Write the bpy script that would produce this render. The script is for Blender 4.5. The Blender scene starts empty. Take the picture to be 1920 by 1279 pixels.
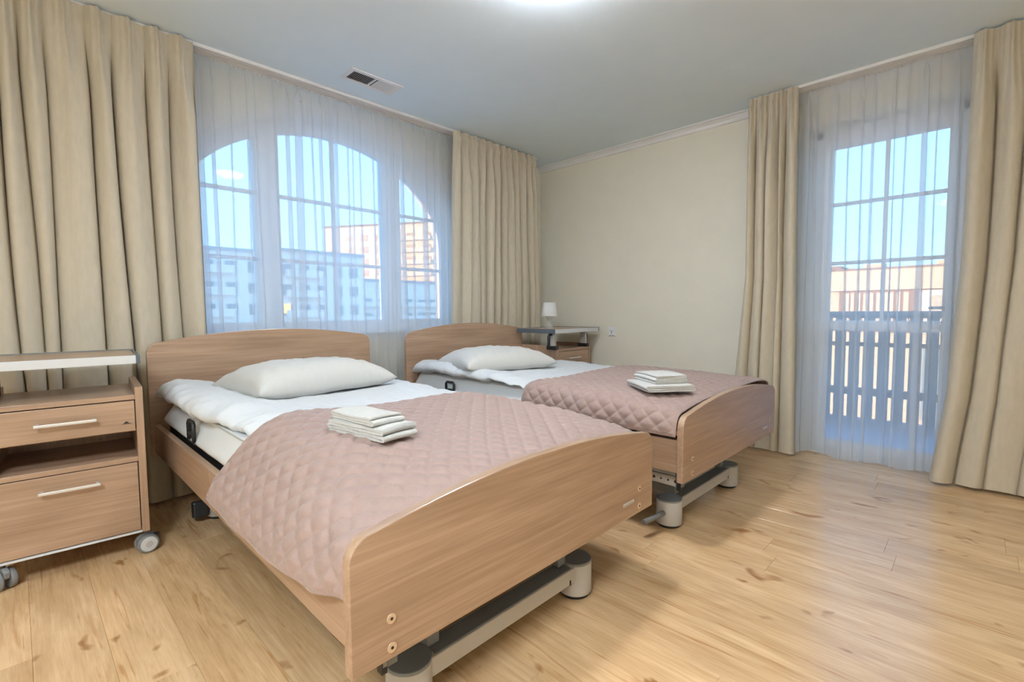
import bpy, bmesh, math, random
import numpy as np
from mathutils import Vector, Matrix, noise

random.seed(7)
C = bpy.context.scene.collection
R = math.radians
PI = math.pi

# ------------------------------------------------------------------ camera
cam_d = bpy.data.cameras.new('camera')
cam = bpy.data.objects.new('camera', cam_d)
C.objects.link(cam)
cam_d.sensor_width = 36.0
cam_d.lens = 36.0 * 902.0 / 1920.0
cam_d.clip_start = 0.02
cam_d.clip_end = 2000
_yaw, _pit, _rol = R(44.05), R(3.57), R(-0.43)
_fw = Vector((-math.sin(_yaw) * math.cos(_pit), math.cos(_yaw) * math.cos(_pit), -math.sin(_pit)))
_rt = Vector((math.cos(_yaw), math.sin(_yaw), 0))
_up = _rt.cross(_fw)
_r2 = _rt * math.cos(_rol) + _up * math.sin(_rol)
_u2 = -_rt * math.sin(_rol) + _up * math.cos(_rol)
cam.matrix_world = Matrix(((_r2.x, _u2.x, -_fw.x, 0), (_r2.y, _u2.y, -_fw.y, 0), (_r2.z, _u2.z, -_fw.z, 1.0), (0, 0, 0, 1)))
bpy.context.scene.camera = cam

# ------------------------------------------------------------------ world, sun, exposure
SKY = 3.0
world = bpy.data.worlds.new('sky')
bpy.context.scene.world = world
world.use_nodes = True
_n = world.node_tree.nodes
_l = world.node_tree.links
_n.clear()
_tc = _n.new('ShaderNodeTexCoord')
_sx = _n.new('ShaderNodeSeparateXYZ')
_cr = _n.new('ShaderNodeValToRGB')
_bg = _n.new('ShaderNodeBackground')
_ow = _n.new('ShaderNodeOutputWorld')
_l.new(_tc.outputs['Generated'], _sx.inputs[0])
_l.new(_sx.outputs['Z'], _cr.inputs[0])
_l.new(_cr.outputs[0], _bg.inputs[0])
_l.new(_bg.outputs[0], _ow.inputs[0])
_cr.color_ramp.elements[0].position = 0.0
_cr.color_ramp.elements[0].color = (0.46, 0.76, 0.95, 1)
_cr.color_ramp.elements[1].position = 1.0
_cr.color_ramp.elements[1].color = (0.16, 0.38, 1.0, 1)
_e = _cr.color_ramp.elements.new(0.12); _e.color = (0.34, 0.68, 1.0, 1)
_e = _cr.color_ramp.elements.new(0.45); _e.color = (0.24, 0.54, 1.0, 1)
_bg.inputs[1].default_value = SKY

sun_d = bpy.data.lights.new('sun', 'SUN')
sun_d.energy = 6.5
sun_d.color = (1.0, 0.60, 0.22)
sun_d.angle = R(0.6)
sun = bpy.data.objects.new('sun', sun_d)
C.objects.link(sun)
_sd = Vector((0.10, 1.0, -math.tan(R(9.0))))      # direction the light travels: low winter sun behind the house
sun.rotation_euler = _sd.to_track_quat('-Z', 'Y').to_euler()

LAMP_E = 180.0
FILL_E = 56.0
vs = bpy.context.scene.view_settings
vs.view_transform = 'Standard'
vs.look = 'None'
vs.gamma = 1.0
vs.use_curve_mapping = False
vs.exposure = 0.06
cy = bpy.context.scene.cycles
cy.max_bounces = 10
cy.diffuse_bounces = 6
cy.glossy_bounces = 3
cy.transmission_bounces = 4
cy.transparent_max_bounces = 10
cy.caustics_reflective = False
cy.caustics_refractive = False
cy.use_light_tree = False


# ------------------------------------------------------------------ materials
def _mat(name):
    m = bpy.data.materials.new(name)
    m.use_nodes = True
    nt = m.node_tree
    nt.nodes.clear()
    out = nt.nodes.new('ShaderNodeOutputMaterial')
    return m, nt, out


def _ramp(nt, fac, stops):
    r = nt.nodes.new('ShaderNodeValToRGB')
    el = r.color_ramp.elements
    el[0].position, el[0].color = stops[0][0], (*stops[0][1], 1)
    el[1].position, el[1].color = stops[-1][0], (*stops[-1][1], 1)
    for p, c in stops[1:-1]:
        e = el.new(p)
        e.color = (*c, 1)
    nt.links.new(fac, r.inputs[0])
    return r.outputs[0]


def _noise(nt, vec, scale, detail=3, rough=0.5, dist=0.0):
    n = nt.nodes.new('ShaderNodeTexNoise')
    n.inputs['Scale'].default_value = scale
    n.inputs['Detail'].default_value = detail
    n.inputs['Roughness'].default_value = rough
    n.inputs['Distortion'].default_value = dist
    nt.links.new(vec, n.inputs['Vector'])
    return n.outputs[0]


def _map(nt, vec, scale=(1, 1, 1), rot=(0, 0, 0), loc=(0, 0, 0)):
    n = nt.nodes.new('ShaderNodeMapping')
    n.inputs['Scale'].default_value = scale
    n.inputs['Rotation'].default_value = rot
    n.inputs['Location'].default_value = loc
    nt.links.new(vec, n.inputs['Vector'])
    return n.outputs[0]


def _bump(nt, h, strength, dist=0.01):
    b = nt.nodes.new('ShaderNodeBump')
    b.inputs['Strength'].default_value = strength
    b.inputs['Distance'].default_value = dist
    nt.links.new(h, b.inputs['Height'])
    return b.outputs[0]


def plain(name, col, rough=0.5, metal=0.0, var=0.05, vs_=6.0, bump=0.0, bs=150.0, sheen=0.0, spec=0.5):
    m, nt, out = _mat(name)
    tc = nt.nodes.new('ShaderNodeTexCoord').outputs['Object']
    p = nt.nodes.new('ShaderNodeBsdfPrincipled')
    c0 = tuple(max(0, x * (1 - var)) for x in col)
    c1 = tuple(min(1, x * (1 + var)) for x in col)
    col_o = _ramp(nt, _noise(nt, tc, vs_, 4), [(0.3, c0), (0.7, c1)])
    nt.links.new(col_o, p.inputs['Base Color'])
    p.inputs['Roughness'].default_value = rough
    p.inputs['Metallic'].default_value = metal
    p.inputs['Specular IOR Level'].default_value = spec
    if sheen:
        p.inputs['Sheen Weight'].default_value = sheen
        p.inputs['Sheen Roughness'].default_value = 0.4
    if bump:
        nt.links.new(_bump(nt, _noise(nt, tc, bs, 3), bump, 0.004), p.inputs['Normal'])
    nt.links.new(p.outputs[0], out.inputs[0])
    return m


def wood(name, axis, light, dark, rough=0.30, rnd=False, figure=1.0, knots=False, spec=0.7):
    m, nt, out = _mat(name)
    vec = nt.nodes.new('ShaderNodeTexCoord').outputs['Object']
    tone = None
    if rnd:
        oi = nt.nodes.new('ShaderNodeObjectInfo')
        mul = nt.nodes.new('ShaderNodeVectorMath'); mul.operation = 'SCALE'
        cmb = nt.nodes.new('ShaderNodeCombineXYZ')
        for i in range(3):
            nt.links.new(oi.outputs['Random'], cmb.inputs[i])
        nt.links.new(cmb.outputs[0], mul.inputs[0]); mul.inputs['Scale'].default_value = 37.0
        add = nt.nodes.new('ShaderNodeVectorMath'); add.operation = 'ADD'
        nt.links.new(vec, add.inputs[0]); nt.links.new(mul.outputs[0], add.inputs[1])
        vec = add.outputs[0]
        tone = oi.outputs['Random']
    k = {'x': 0, 'y': 1, 'z': 2}[axis]
    s1 = [7.0] * 3; s1[k] = 1.8 if rnd else 0.9
    s2 = [120.0] * 3; s2[k] = 6.0 if rnd else 2.6
    s3 = [26.0] * 3; s3[k] = 3.2 if rnd else 1.3
    big = _noise(nt, _map(nt, vec, s1), 1.0 * figure, 5, 0.55, 1.3)
    fine = _noise(nt, _map(nt, vec, s2), 1.0, 4, 0.6, 0.3)
    mid = _noise(nt, _map(nt, vec, s3), 1.0, 4, 0.6, 0.8)
    a = nt.nodes.new('ShaderNodeMath'); a.operation = 'MULTIPLY_ADD'
    nt.links.new(fine, a.inputs[0]); a.inputs[1].default_value = 0.75
    nt.links.new(big, a.inputs[2])
    b = nt.nodes.new('ShaderNodeMath'); b.operation = 'MULTIPLY_ADD'
    nt.links.new(mid, b.inputs[0]); b.inputs[1].default_value = 0.5
    nt.links.new(a.outputs[0], b.inputs[2])
    mixc = tuple((x + y) / 2 for x, y in zip(light, dark))
    col = _ramp(nt, b.outputs[0], [(0.62, dark), (0.92, mixc), (1.2, light)])
    # ramp input above 1 clamps, so rescale
    sc = nt.nodes.new('ShaderNodeMapRange')
    sc.inputs['From Min'].default_value = 0.72; sc.inputs['From Max'].default_value = 1.53
    nt.links.new(b.outputs[0], sc.inputs[0])
    r = _ramp(nt, sc.outputs[0], [(0.1, dark), (0.5, mixc), (0.85, light)])
    col = r
    if knots:
        sk = [11.0] * 3; sk[k] = 6.5
        kn = _noise(nt, _map(nt, vec, sk), 1.0, 2, 0.5, 0.6)
        kr = _ramp(nt, kn, [(0.665, (1, 1, 1)), (0.75, (0.50, 0.34, 0.19))])
        sv = [34.0] * 3; sv[k] = 2.2
        vn = _noise(nt, _map(nt, vec, sv), 1.0, 3, 0.5, 1.5)
        vr = _ramp(nt, vn, [(0.62, (1, 1, 1)), (0.74, (0.70, 0.53, 0.36))])
        for extra in (kr, vr):
            mx = nt.nodes.new('ShaderNodeMix'); mx.data_type = 'RGBA'; mx.blend_type = 'MULTIPLY'
            mx.inputs[0].default_value = 0.85
            nt.links.new(col, mx.inputs[6]); nt.links.new(extra, mx.inputs[7])
            col = mx.outputs[2]
    if tone is not None:
        hs = nt.nodes.new('ShaderNodeHueSaturation')
        mr = nt.nodes.new('ShaderNodeMapRange')
        mr.inputs['To Min'].default_value = 0.88; mr.inputs['To Max'].default_value = 1.10
        nt.links.new(tone, mr.inputs[0])
        nt.links.new(mr.outputs[0], hs.inputs['Value'])
        nt.links.new(col, hs.inputs['Color'])
        col = hs.outputs[0]
    p = nt.nodes.new('ShaderNodeBsdfPrincipled')
    nt.links.new(col, p.inputs['Base Color'])
    p.inputs['Roughness'].default_value = rough
    p.inputs['Specular IOR Level'].default_value = spec
    nt.links.new(_bump(nt, fine, 0.12, 0.002), p.inputs['Normal'])
    nt.links.new(p.outputs[0], out.inputs[0])
    return m


def fabric(name, col, rough=0.85, weave=900.0, transl=0.0, sheen=0.1, wr=0.0, wrs=14.0, var=0.04):
    m, nt, out = _mat(name)
    tc = nt.nodes.new('ShaderNodeTexCoord').outputs['Object']
    c0 = tuple(x * (1 - var) for x in col); c1 = tuple(min(1, x * (1 + var)) for x in col)
    co = _ramp(nt, _noise(nt, _map(nt, tc, (1, 1, 0.25)), 60, 3), [(0.3, c0), (0.7, c1)])
    p = nt.nodes.new('ShaderNodeBsdfPrincipled')
    nt.links.new(co, p.inputs['Base Color'])
    p.inputs['Roughness'].default_value = rough
    p.inputs['Sheen Weight'].default_value = sheen
    p.inputs['Specular IOR Level'].default_value = 0.25
    h = _noise(nt, tc, weave, 2)
    nrm = _bump(nt, h, 0.15, 0.001)
    if wr:
        b = nt.nodes.new('ShaderNodeBump')
        b.inputs['Strength'].default_value = wr; b.inputs['Distance'].default_value = 0.01
        nt.links.new(_noise(nt, tc, wrs, 4, 0.55, 1.2), b.inputs['Height'])
        nt.links.new(nrm, b.inputs['Normal'])
        nrm = b.outputs[0]
    nt.links.new(nrm, p.inputs['Normal'])
    if transl:
        t = nt.nodes.new('ShaderNodeBsdfTranslucent')
        nt.links.new(co, t.inputs[0])
        mx = nt.nodes.new('ShaderNodeMixShader'); mx.inputs[0].default_value = transl
        nt.links.new(p.outputs[0], mx.inputs[1]); nt.links.new(t.outputs[0], mx.inputs[2])
        nt.links.new(mx.outputs[0], out.inputs[0])
    else:
        nt.links.new(p.outputs[0], out.inputs[0])
    return m


def sheer_mat(name, col, alpha):
    m, nt, out = _mat(name)
    tc = nt.nodes.new('ShaderNodeTexCoord').outputs['Object']
    d = nt.nodes.new('ShaderNodeBsdfDiffuse'); t = nt.nodes.new('ShaderNodeBsdfTranslucent')
    co = _ramp(nt, _noise(nt, tc, 500, 2), [(0.3, tuple(x * .96 for x in col)), (0.7, col)])
    nt.links.new(co, d.inputs[0]); nt.links.new(co, t.inputs[0])
    a = nt.nodes.new('ShaderNodeMixShader'); a.inputs[0].default_value = 0.62
    nt.links.new(d.outputs[0], a.inputs[1]); nt.links.new(t.outputs[0], a.inputs[2])
    tr = nt.nodes.new('ShaderNodeBsdfTransparent')
    b = nt.nodes.new('ShaderNodeMixShader'); b.inputs[0].default_value = alpha
    nt.links.new(tr.outputs[0], b.inputs[1]); nt.links.new(a.outputs[0], b.inputs[2])
    nt.links.new(b.outputs[0], out.inputs[0])
    return m


def pane_mat(name):
    m, nt, out = _mat(name)
    tr = nt.nodes.new('ShaderNodeBsdfTransparent'); tr.inputs[0].default_value = (0.97, 0.985, 0.98, 1)
    g = nt.nodes.new('ShaderNodeBsdfGlossy'); g.inputs['Roughness'].default_value = 0.0
    f = nt.nodes.new('ShaderNodeFresnel'); f.inputs[0].default_value = 1.22
    b = nt.nodes.new('ShaderNodeMixShader')
    nt.links.new(f.outputs[0], b.inputs[0]); nt.links.new(tr.outputs[0], b.inputs[1]); nt.links.new(g.outputs[0], b.inputs[2])
    nt.links.new(b.outputs[0], out.inputs[0])
    return m


def emit_mat(name, col, s):
    m, nt, out = _mat(name)
    e = nt.nodes.new('ShaderNodeEmission')
    e.inputs[0].default_value = (*col, 1); e.inputs[1].default_value = s
    nt.links.new(e.outputs[0], out.inputs[0])
    return m


def lamp_glass_mat(name):
    m, nt, out = _mat(name)
    tr = nt.nodes.new('ShaderNodeBsdfTransparent'); tr.inputs[0].default_value = (0.96, 0.97, 0.97, 1)
    p = nt.nodes.new('ShaderNodeBsdfPrincipled')
    p.inputs['Base Color'].default_value = (0.82, 0.83, 0.82, 1); p.inputs['Roughness'].default_value = 0.08
    b = nt.nodes.new('ShaderNodeMixShader'); b.inputs[0].default_value = 0.28
    nt.links.new(tr.outputs[0], b.inputs[1]); nt.links.new(p.outputs[0], b.inputs[2])
    nt.links.new(b.outputs[0], out.inputs[0])
    return m


def quilt_mat(name, col):
    m, nt, out = _mat(name)
    tc = nt.nodes.new('ShaderNodeTexCoord').outputs['Object']
    p = nt.nodes.new('ShaderNodeBsdfPrincipled')
    co = _ramp(nt, _noise(nt, tc, 25, 4), [(0.3, tuple(x * .95 for x in col)), (0.7, tuple(x * 1.04 for x in col))])
    nt.links.new(co, p.inputs['Base Color'])
    p.inputs['Roughness'].default_value = 0.55
    p.inputs['Sheen Weight'].default_value = 0.35
    p.inputs['Sheen Roughness'].default_value = 0.35
    p.inputs['Specular IOR Level'].default_value = 0.3
    n1 = _bump(nt, _noise(nt, _map(nt, tc, (1, 1.6, 1), (0, 0, 0.6)), 45, 4, 0.55, 1.5), 0.30, 0.005)
    nt.links.new(n1, p.inputs['Normal'])
    nt.links.new(p.outputs[0], out.inputs[0])
    return m


OAK_L, OAK_D = (0.50, 0.34, 0.235), (0.29, 0.18, 0.115)
M = dict(
    oak_x=wood('oak_laminate_x', 'x', OAK_L, OAK_D),
    oak_y=wood('oak_laminate_y', 'y', OAK_L, OAK_D),
    oak_z=wood('oak_laminate_z', 'z', OAK_L, OAK_D),
    plank=wood('oak_vinyl_plank', 'x', (0.80, 0.55, 0.32), (0.53, 0.325, 0.155), rough=0.21, spec=0.8, rnd=True, figure=0.9, knots=True),
    seam=plain('plank_bed', (0.30, 0.19, 0.10), 0.9),
    wall=plain('cream_wall_paint', (0.80, 0.772, 0.68), 0.8, var=0.015, bump=0.05, bs=400),
    ceil=plain('daylight_tinted_ceiling', (0.77, 0.895, 0.995), 0.85, var=0.012, bump=0.04, bs=300),  # ceiling is white; the blue tint stands in for daylight on it
    white=plain('white_paint', (0.80, 0.81, 0.83), 0.45, var=0.01),
    pvc=plain('white_window_plastic', (0.82, 0.83, 0.85), 0.35, var=0.01),
    pane=pane_mat('window_glass'),
    drape=fabric('beige_drape_cloth', (0.62, 0.56, 0.455), transl=0.08, wr=0.15, wrs=9),
    sheer=sheer_mat('white_sheer_voile', (0.90, 0.93, 0.97), 0.50),
    cotton=fabric('white_cotton', (0.63, 0.66, 0.70), wr=0.35, wrs=11, var=0.01),
    pillow=fabric('white_pillowcase', (0.60, 0.60, 0.585), wr=0.25, wrs=9, var=0.012),
    cover=plain('white_mattress_cover', (0.74, 0.77, 0.80), 0.38, var=0.02, bump=0.1, bs=30),
    quilt=quilt_mat('dusty_pink_quilt', (0.37, 0.265, 0.24)),
    terry=fabric('white_terry', (0.60, 0.60, 0.59), 0.95, weave=1500, sheen=0.2, wr=0.5, wrs=140, var=0.03),
    greyp=plain('light_grey_coated_metal', (0.50, 0.48, 0.46), 0.42, var=0.03),
    greyd=plain('dark_grey_cap', (0.21, 0.22, 0.23), 0.5),
    black=plain('black_plastic', (0.018, 0.019, 0.022), 0.45),
    blued=plain('blue_grey_plastic', (0.10, 0.125, 0.16), 0.45),
    alu=plain('brushed_aluminium', (0.72, 0.72, 0.72), 0.38, metal=0.6, var=0.02),
    silver=plain('silver_edge_strip', (0.62, 0.64, 0.67), 0.45, var=0.015),
    brass=plain('pale_brass', (0.70, 0.52, 0.36), 0.4, metal=0.3),
    hole=plain('dark_hole', (0.03, 0.022, 0.018), 0.8),
    lampglass=lamp_glass_mat('clear_lamp_glass'),
    shade=fabric('white_lampshade', (0.86, 0.86, 0.86), transl=0.2, var=0.01),
    glow=emit_mat('lamp_diffuser', (0.94, 0.965, 1.0), LAMP_E),
    fill_glow=emit_mat('fill_lamp_diffuser', (0.86, 0.95, 1.0), FILL_E),  # glow of the added fill lamp
    red=plain('dark_red_print', (0.12, 0.02, 0.02), 0.6),
    print=plain('grey_print', (0.25, 0.24, 0.23), 0.6),
    cream=plain('cream_render', (0.78, 0.58, 0.38), 0.9, var=0.04, vs_=0.3),
    bwhite=plain('white_render', (0.86, 0.73, 0.61), 0.9, var=0.03, vs_=0.3),
    bgrey=plain('grey_render', (0.42, 0.43, 0.45), 0.9, var=0.05, vs_=0.3),
    bbrown=plain('brown_cladding', (0.34, 0.20, 0.13), 0.8, var=0.1, vs_=1),
    broof=plain('dark_roof', (0.36, 0.35, 0.34), 0.8),
    bwin=plain('far_window_glass', (0.30, 0.29, 0.28), 0.25),
    bwinw=plain('far_brown_window', (0.34, 0.20, 0.14), 0.4),
    yellow=emit_mat('yellow_patch', (1.0, 0.62, 0.20), 3.0),
    slat=plain('grey_balcony_board', (0.26, 0.25, 0.24), 0.6, var=0.06),
    ground=plain('pale_ground', (0.60, 0.58, 0.55), 0.95, var=0.15, vs_=0.05),
)


# ------------------------------------------------------------------ mesh helpers
class MB:
    def __init__(self):
        self.v = []; self.f = []; self.s = []

    def add(self, verts, faces, smooth=False):
        o = len(self.v)
        self.v += [tuple(p) for p in verts]
        self.f += [tuple(i + o for i in f) for f in faces]
        self.s += [smooth] * len(faces)
        return self

    def box(self, x0, x1, y0, y1, z0, z1):
        v = [(x, y, z) for x in (x0, x1) for y in (y0, y1) for z in (z0, z1)]
        return self.add(v, [(0, 1, 3, 2), (4, 6, 7, 5), (0, 4, 5, 1), (2, 3, 7, 6), (0, 2, 6, 4), (1, 5, 7, 3)])

    def tube(self, pts, r, n=12, closed=False, caps=True):
        pts = [Vector(p) for p in pts]
        rs = r if isinstance(r, (list, tuple)) else [r] * len(pts)
        rings = []
        m = len(pts)
        prev = None
        for i, p in enumerate(pts):
            if closed:
                t = (pts[(i + 1) % m] - pts[i - 1]).normalized()
            else:
                t = (pts[min(i + 1, m - 1)] - pts[max(i - 1, 0)]).normalized()
            if prev is None:
                a = Vector((0, 0, 1)) if abs(t.z) < 0.9 else Vector((1, 0, 0))
                u = t.cross(a).normalized()
            else:
                u = (prev - t * prev.dot(t)).normalized()
            w = t.cross(u)
            prev = u
            rings.append([p + (u * math.cos(2 * PI * k / n) + w * math.sin(2 * PI * k / n)) * rs[i] for k in range(n)])
        v = [q for rg in rings for q in rg]
        f = []
        for i in range(m if closed else m - 1):
            j = (i + 1) % m
            for k in range(n):
                f.append((i * n + k, i * n + (k + 1) % n, j * n + (k + 1) % n, j * n + k))
        self.add(v, f, True)
        if caps and not closed:
            o = len(self.v) - len(v)
            self.f.append(tuple(o + k for k in reversed(range(n)))); self.s.append(False)
            self.f.append(tuple(o + (m - 1) * n + k for k in range(n))); self.s.append(False)
        return self

    def lathe(self, prof, c, n=32, smooth=True):
        v = []; f = []
        for r, z in prof:
            for k in range(n):
                a = 2 * PI * k / n
                v.append((c[0] + r * math.cos(a), c[1] + r * math.sin(a), c[2] + z))
        for i in range(len(prof) - 1):
            for k in range(n):
                f.append((i * n + k, i * n + (k + 1) % n, (i + 1) * n + (k + 1) % n, (i + 1) * n + k))
        return self.add(v, f, smooth)

    def cyl(self, c, r, z0, z1, n=32):
        self.lathe([(r, z0), (r, z1)], c, n)
        o = len(self.v) - 2 * n
        self.f.append(tuple(o + k for k in reversed(range(n)))); self.s.append(False)
        self.f.append(tuple(o + n + k for k in range(n))); self.s.append(False)
        return self

    def disc(self, p, axis, r, t, n=20):
        a = Vector(axis).normalized()
        return self.tube([Vector(p), Vector(p) + a * t], r, n)

    def prism(self, poly, axis, a0, a1):
        """poly: list of 2-D points in the plane of the two other axes (x<y<z order), counter-clockwise."""
        n = len(poly)
        def P(q, a):
            if axis == 'x': return (a, q[0], q[1])
            if axis == 'y': return (q[0], a, q[1])
            return (q[0], q[1], a)
        v = [P(q, a0) for q in poly] + [P(q, a1) for q in poly]
        f = [(i, (i + 1) % n, n + (i + 1) % n, n + i) for i in range(n)]
        f += [tuple(reversed(range(n))), tuple(range(n, 2 * n))]
        return self.add(v, f)

    def grid(self, P, wrap_v=False, smooth=True):
        nu = len(P); nv = len(P[0])
        v = [tuple(q) for row in P for q in row]
        f = []
        for i in range(nu - 1):
            for j in range(nv if wrap_v else nv - 1):
                k = (j + 1) % nv
                f.append((i * nv + j, i * nv + k, (i + 1) * nv + k, (i + 1) * nv + j))
        return self.add(v, f, smooth)

    def mesh(self, name, mat):
        me = bpy.data.meshes.new(name)
        me.from_pydata(self.v, [], self.f)
        me.polygons.foreach_set('use_smooth', self.s)
        bm = bmesh.new(); bm.from_mesh(me)
        bmesh.ops.recalc_face_normals(bm, faces=bm.faces)
        bm.to_mesh(me); bm.free()
        me.materials.append(mat)
        me.update()
        return me

    def build(self, name, mat, parent=None, bev=0.0, seg=2):
        o = bpy.data.objects.new(name, self.mesh(name, mat))
        C.objects.link(o)
        if parent is not None:
            o.parent = parent
        if bev:
            b = o.modifiers.new('bevel', 'BEVEL')
            b.width = bev; b.segments = seg; b.limit_method = 'ANGLE'; b.angle_limit = R(40)
        return o


def tag(o, label, cat, group=None):
    o['label'] = label; o['category'] = cat
    if group: o['group'] = group
    return o


def struct(o, label=None, cat=None):
    o['kind'] = 'structure'
    if label: o['label'] = label
    if cat: o['category'] = cat
    return o


def thing(name, label, cat, loc=(0, 0, 0), rz=0.0, group=None):
    o = bpy.data.objects.new(name, None)
    C.objects.link(o)
    o.empty_display_size = 0.1
    o.location = loc; o.rotation_euler = (0, 0, rz)
    return tag(o, label, cat, group)


def sub(mesh, name, parent, loc=(0, 0, 0), rot=(0, 0, 0), scale=(1, 1, 1)):
    o = bpy.data.objects.new(name, mesh)
    C.objects.link(o); o.parent = parent
    o.location = loc; o.rotation_euler = rot; o.scale = scale
    return o


def resample(pts, n):
    p = np.array(pts, float)
    # Catmull-Rom refine, then equal arc length
    q = []
    m = len(p)
    for i in range(m - 1):
        p0 = p[max(i - 1, 0)]; p1 = p[i]; p2 = p[i + 1]; p3 = p[min(i + 2, m - 1)]
        for t in np.linspace(0, 1, 12, endpoint=False):
            q.append(0.5 * ((2 * p1) + (-p0 + p2) * t + (2 * p0 - 5 * p1 + 4 * p2 - p3) * t * t + (-p0 + 3 * p1 - 3 * p2 + p3) * t ** 3))
    q.append(p[-1])
    q = np.array(q)
    d = np.r_[0, np.cumsum(np.linalg.norm(np.diff(q, axis=0), axis=1))]
    s = np.linspace(0, d[-1], n)
    return np.stack([np.interp(s, d, q[:, k]) for k in range(q.shape[1])], 1), d[-1]


def ss(a, b, x):
    t = min(1, max(0, (x - a) / (b - a)))
    return t * t * (3 - 2 * t)


def nz(x, y=0.0, z=0.0):
    return noise.noise((x, y, z))


# ------------------------------------------------------------------ room shell
XL, YB, XR, YF, ZC = -3.30, 3.85, 2.3, -2.3, 2.46
WT = 0.32

fl = struct(MB().box(XL - WT, XR + 0.2, YF - 0.2, YB + WT, -0.12, -0.012).build('floor', M['seam']),
            'oak plank floor of the bedroom', 'floor')
PW, PL = 0.163, 1.23
row = 0
y = 2.27 - PW * 40
while y + PW < YF: y += PW
cache = {}
while y < YB + 0.16:
    x = XL - 0.02 - (row * 0.437 + 0.21 * math.sin(row * 3.1)) % PL
    while x < XR:
        x0, x1 = max(x, XL), min(x + PL, XR)
        if x1 - x0 > 0.05:
            key = (round(x1 - x0, 3))
            if key not in cache:
                g = 0.00025
                b = 0.0005
                L_ = x1 - x0
                mb = MB()
                vv = [(g, g, -0.012), (L_ - g, g, -0.012), (L_ - g, PW - g, -0.012), (g, PW - g, -0.012),
                      (g, g, -b), (L_ - g, g, -b), (L_ - g, PW - g, -b), (g, PW - g, -b),
                      (g + b, g + b, 0), (L_ - g - b, g + b, 0), (L_ - g - b, PW - g - b, 0), (g + b, PW - g - b, 0)]
                ff = [(3, 2, 1, 0), (0, 1, 5, 4), (1, 2, 6, 5), (2, 3, 7, 6), (3, 0, 4, 7),
                      (4, 5, 9, 8), (5, 6, 10, 9), (6, 7, 11, 10), (7, 4, 8, 11), (8, 9, 10, 11)]
                mb.add(vv, ff)
                cache[key] = mb.mesh('plank', M['plank'])
            sub(cache[key], 'plank', fl, (x0, y, 0))
        x += PL
    y += PW
    row += 1

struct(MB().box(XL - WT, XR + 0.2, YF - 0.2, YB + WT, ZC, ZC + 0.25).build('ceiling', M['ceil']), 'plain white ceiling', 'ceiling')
struct(MB().box(XR, XR + 0.2, YF - 0.2, YB + WT, -0.12, ZC).build('wall_right', M['wall']), 'cream wall behind the camera on the right', 'wall')
struct(MB().box(XL - WT, XR, YF - 0.2, YF, -0.12, ZC).build('wall_front', M['wall']), 'cream wall behind the camera', 'wall')
# unseen gabled mass added to keep the low sun off the right of the view
struct(MB().prism([(-2.9, ZC + 0.25), (3.4, ZC + 0.25), (9.0, ZC + 0.25), (9.0, 5.6), (0.2, 5.6)], 'y', YF - 6, YB + WT).build('roof_sunblock', M['bgrey']),
       'unseen roof mass added to shade the balcony view', 'roof')
struct(MB().box(XL - WT, 9.0, YF - 6.2, YF - 6, -4, 5.6).build('wall_sunblock', M['bwhite']), 'unseen outer wall added to shade the balcony view', 'wall')  # unseen wall, added to block the sun together with the roof mass

# window wall with arched opening
WY, WA, WB_, WZ0, ZS = 1.665, 1.06, 0.80, 1.53, 0.87   # centre, half width, arch height, spring height, sill


def arch(a, b, z0, n=48):
    return [(WY + a * math.cos(t), z0 + b * math.sin(t)) for t in np.linspace(0, PI, n)]


def wall_with_hole(ax, hole, a0, a1, z0, z1, f0, f1, mat, name):
    """wall slab (thickness along ax from f0 to f1) spanning a0..a1, z0..z1 with one hole (list of (a,z), ccw from right-bottom)."""
    mb = MB()
    n = len(hole)
    outer = []
    c = (sum(p[0] for p in hole) / n, sum(p[1] for p in hole) / n)
    for p in hole:
        dx, dz = p[0] - c[0], p[1] - c[1]
        ks = []
        if dx > 1e-9: ks.append((a1 - c[0]) / dx)
        if dx < -1e-9: ks.append((a0 - c[0]) / dx)
        if dz > 1e-9: ks.append((z1 - c[1]) / dz)
        if dz < -1e-9: ks.append((z0 - c[1]) / dz)
        k = min(ks)
        outer.append((c[0] + dx * k, c[1] + dz * k))
    # insert rectangle corners by snapping nearest
    for cr in ((a0, z0), (a1, z0), (a1, z1), (a0, z1)):
        i = min(range(n), key=lambda j: (outer[j][0] - cr[0]) ** 2 + (outer[j][1] - cr[1]) ** 2)
        outer[i] = cr
    P = (lambda q, a: (a, q[0], q[1])) if ax == 'x' else (lambda q, a: (q[0], a, q[1]))
    v = [P(q, f0) for q in hole] + [P(q, f0) for q in outer] + [P(q, f1) for q in hole] + [P(q, f1) for q in outer]
    f = []
    for i in range(n):
        j = (i + 1) % n
        f += [(i, j, n + j, n + i), (2 * n + i, 3 * n + i, 3 * n + j, 2 * n + j), (i, 2 * n + i, 2 * n + j, j), (n + i, n + j, 3 * n + j, 3 * n + i)]
    mb.add(v, f)
    return mb.build(name, mat)


def fine(poly, step=0.12):
    out = []
    for i in range(len(poly)):
        p, q = poly[i], poly[(i + 1) % len(poly)]
        d = math.hypot(q[0] - p[0], q[1] - p[1])
        k = max(1, int(d / step))
        for t in range(k):
            out.append((p[0] + (q[0] - p[0]) * t / k, p[1] + (q[1] - p[1]) * t / k))
    return out


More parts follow.
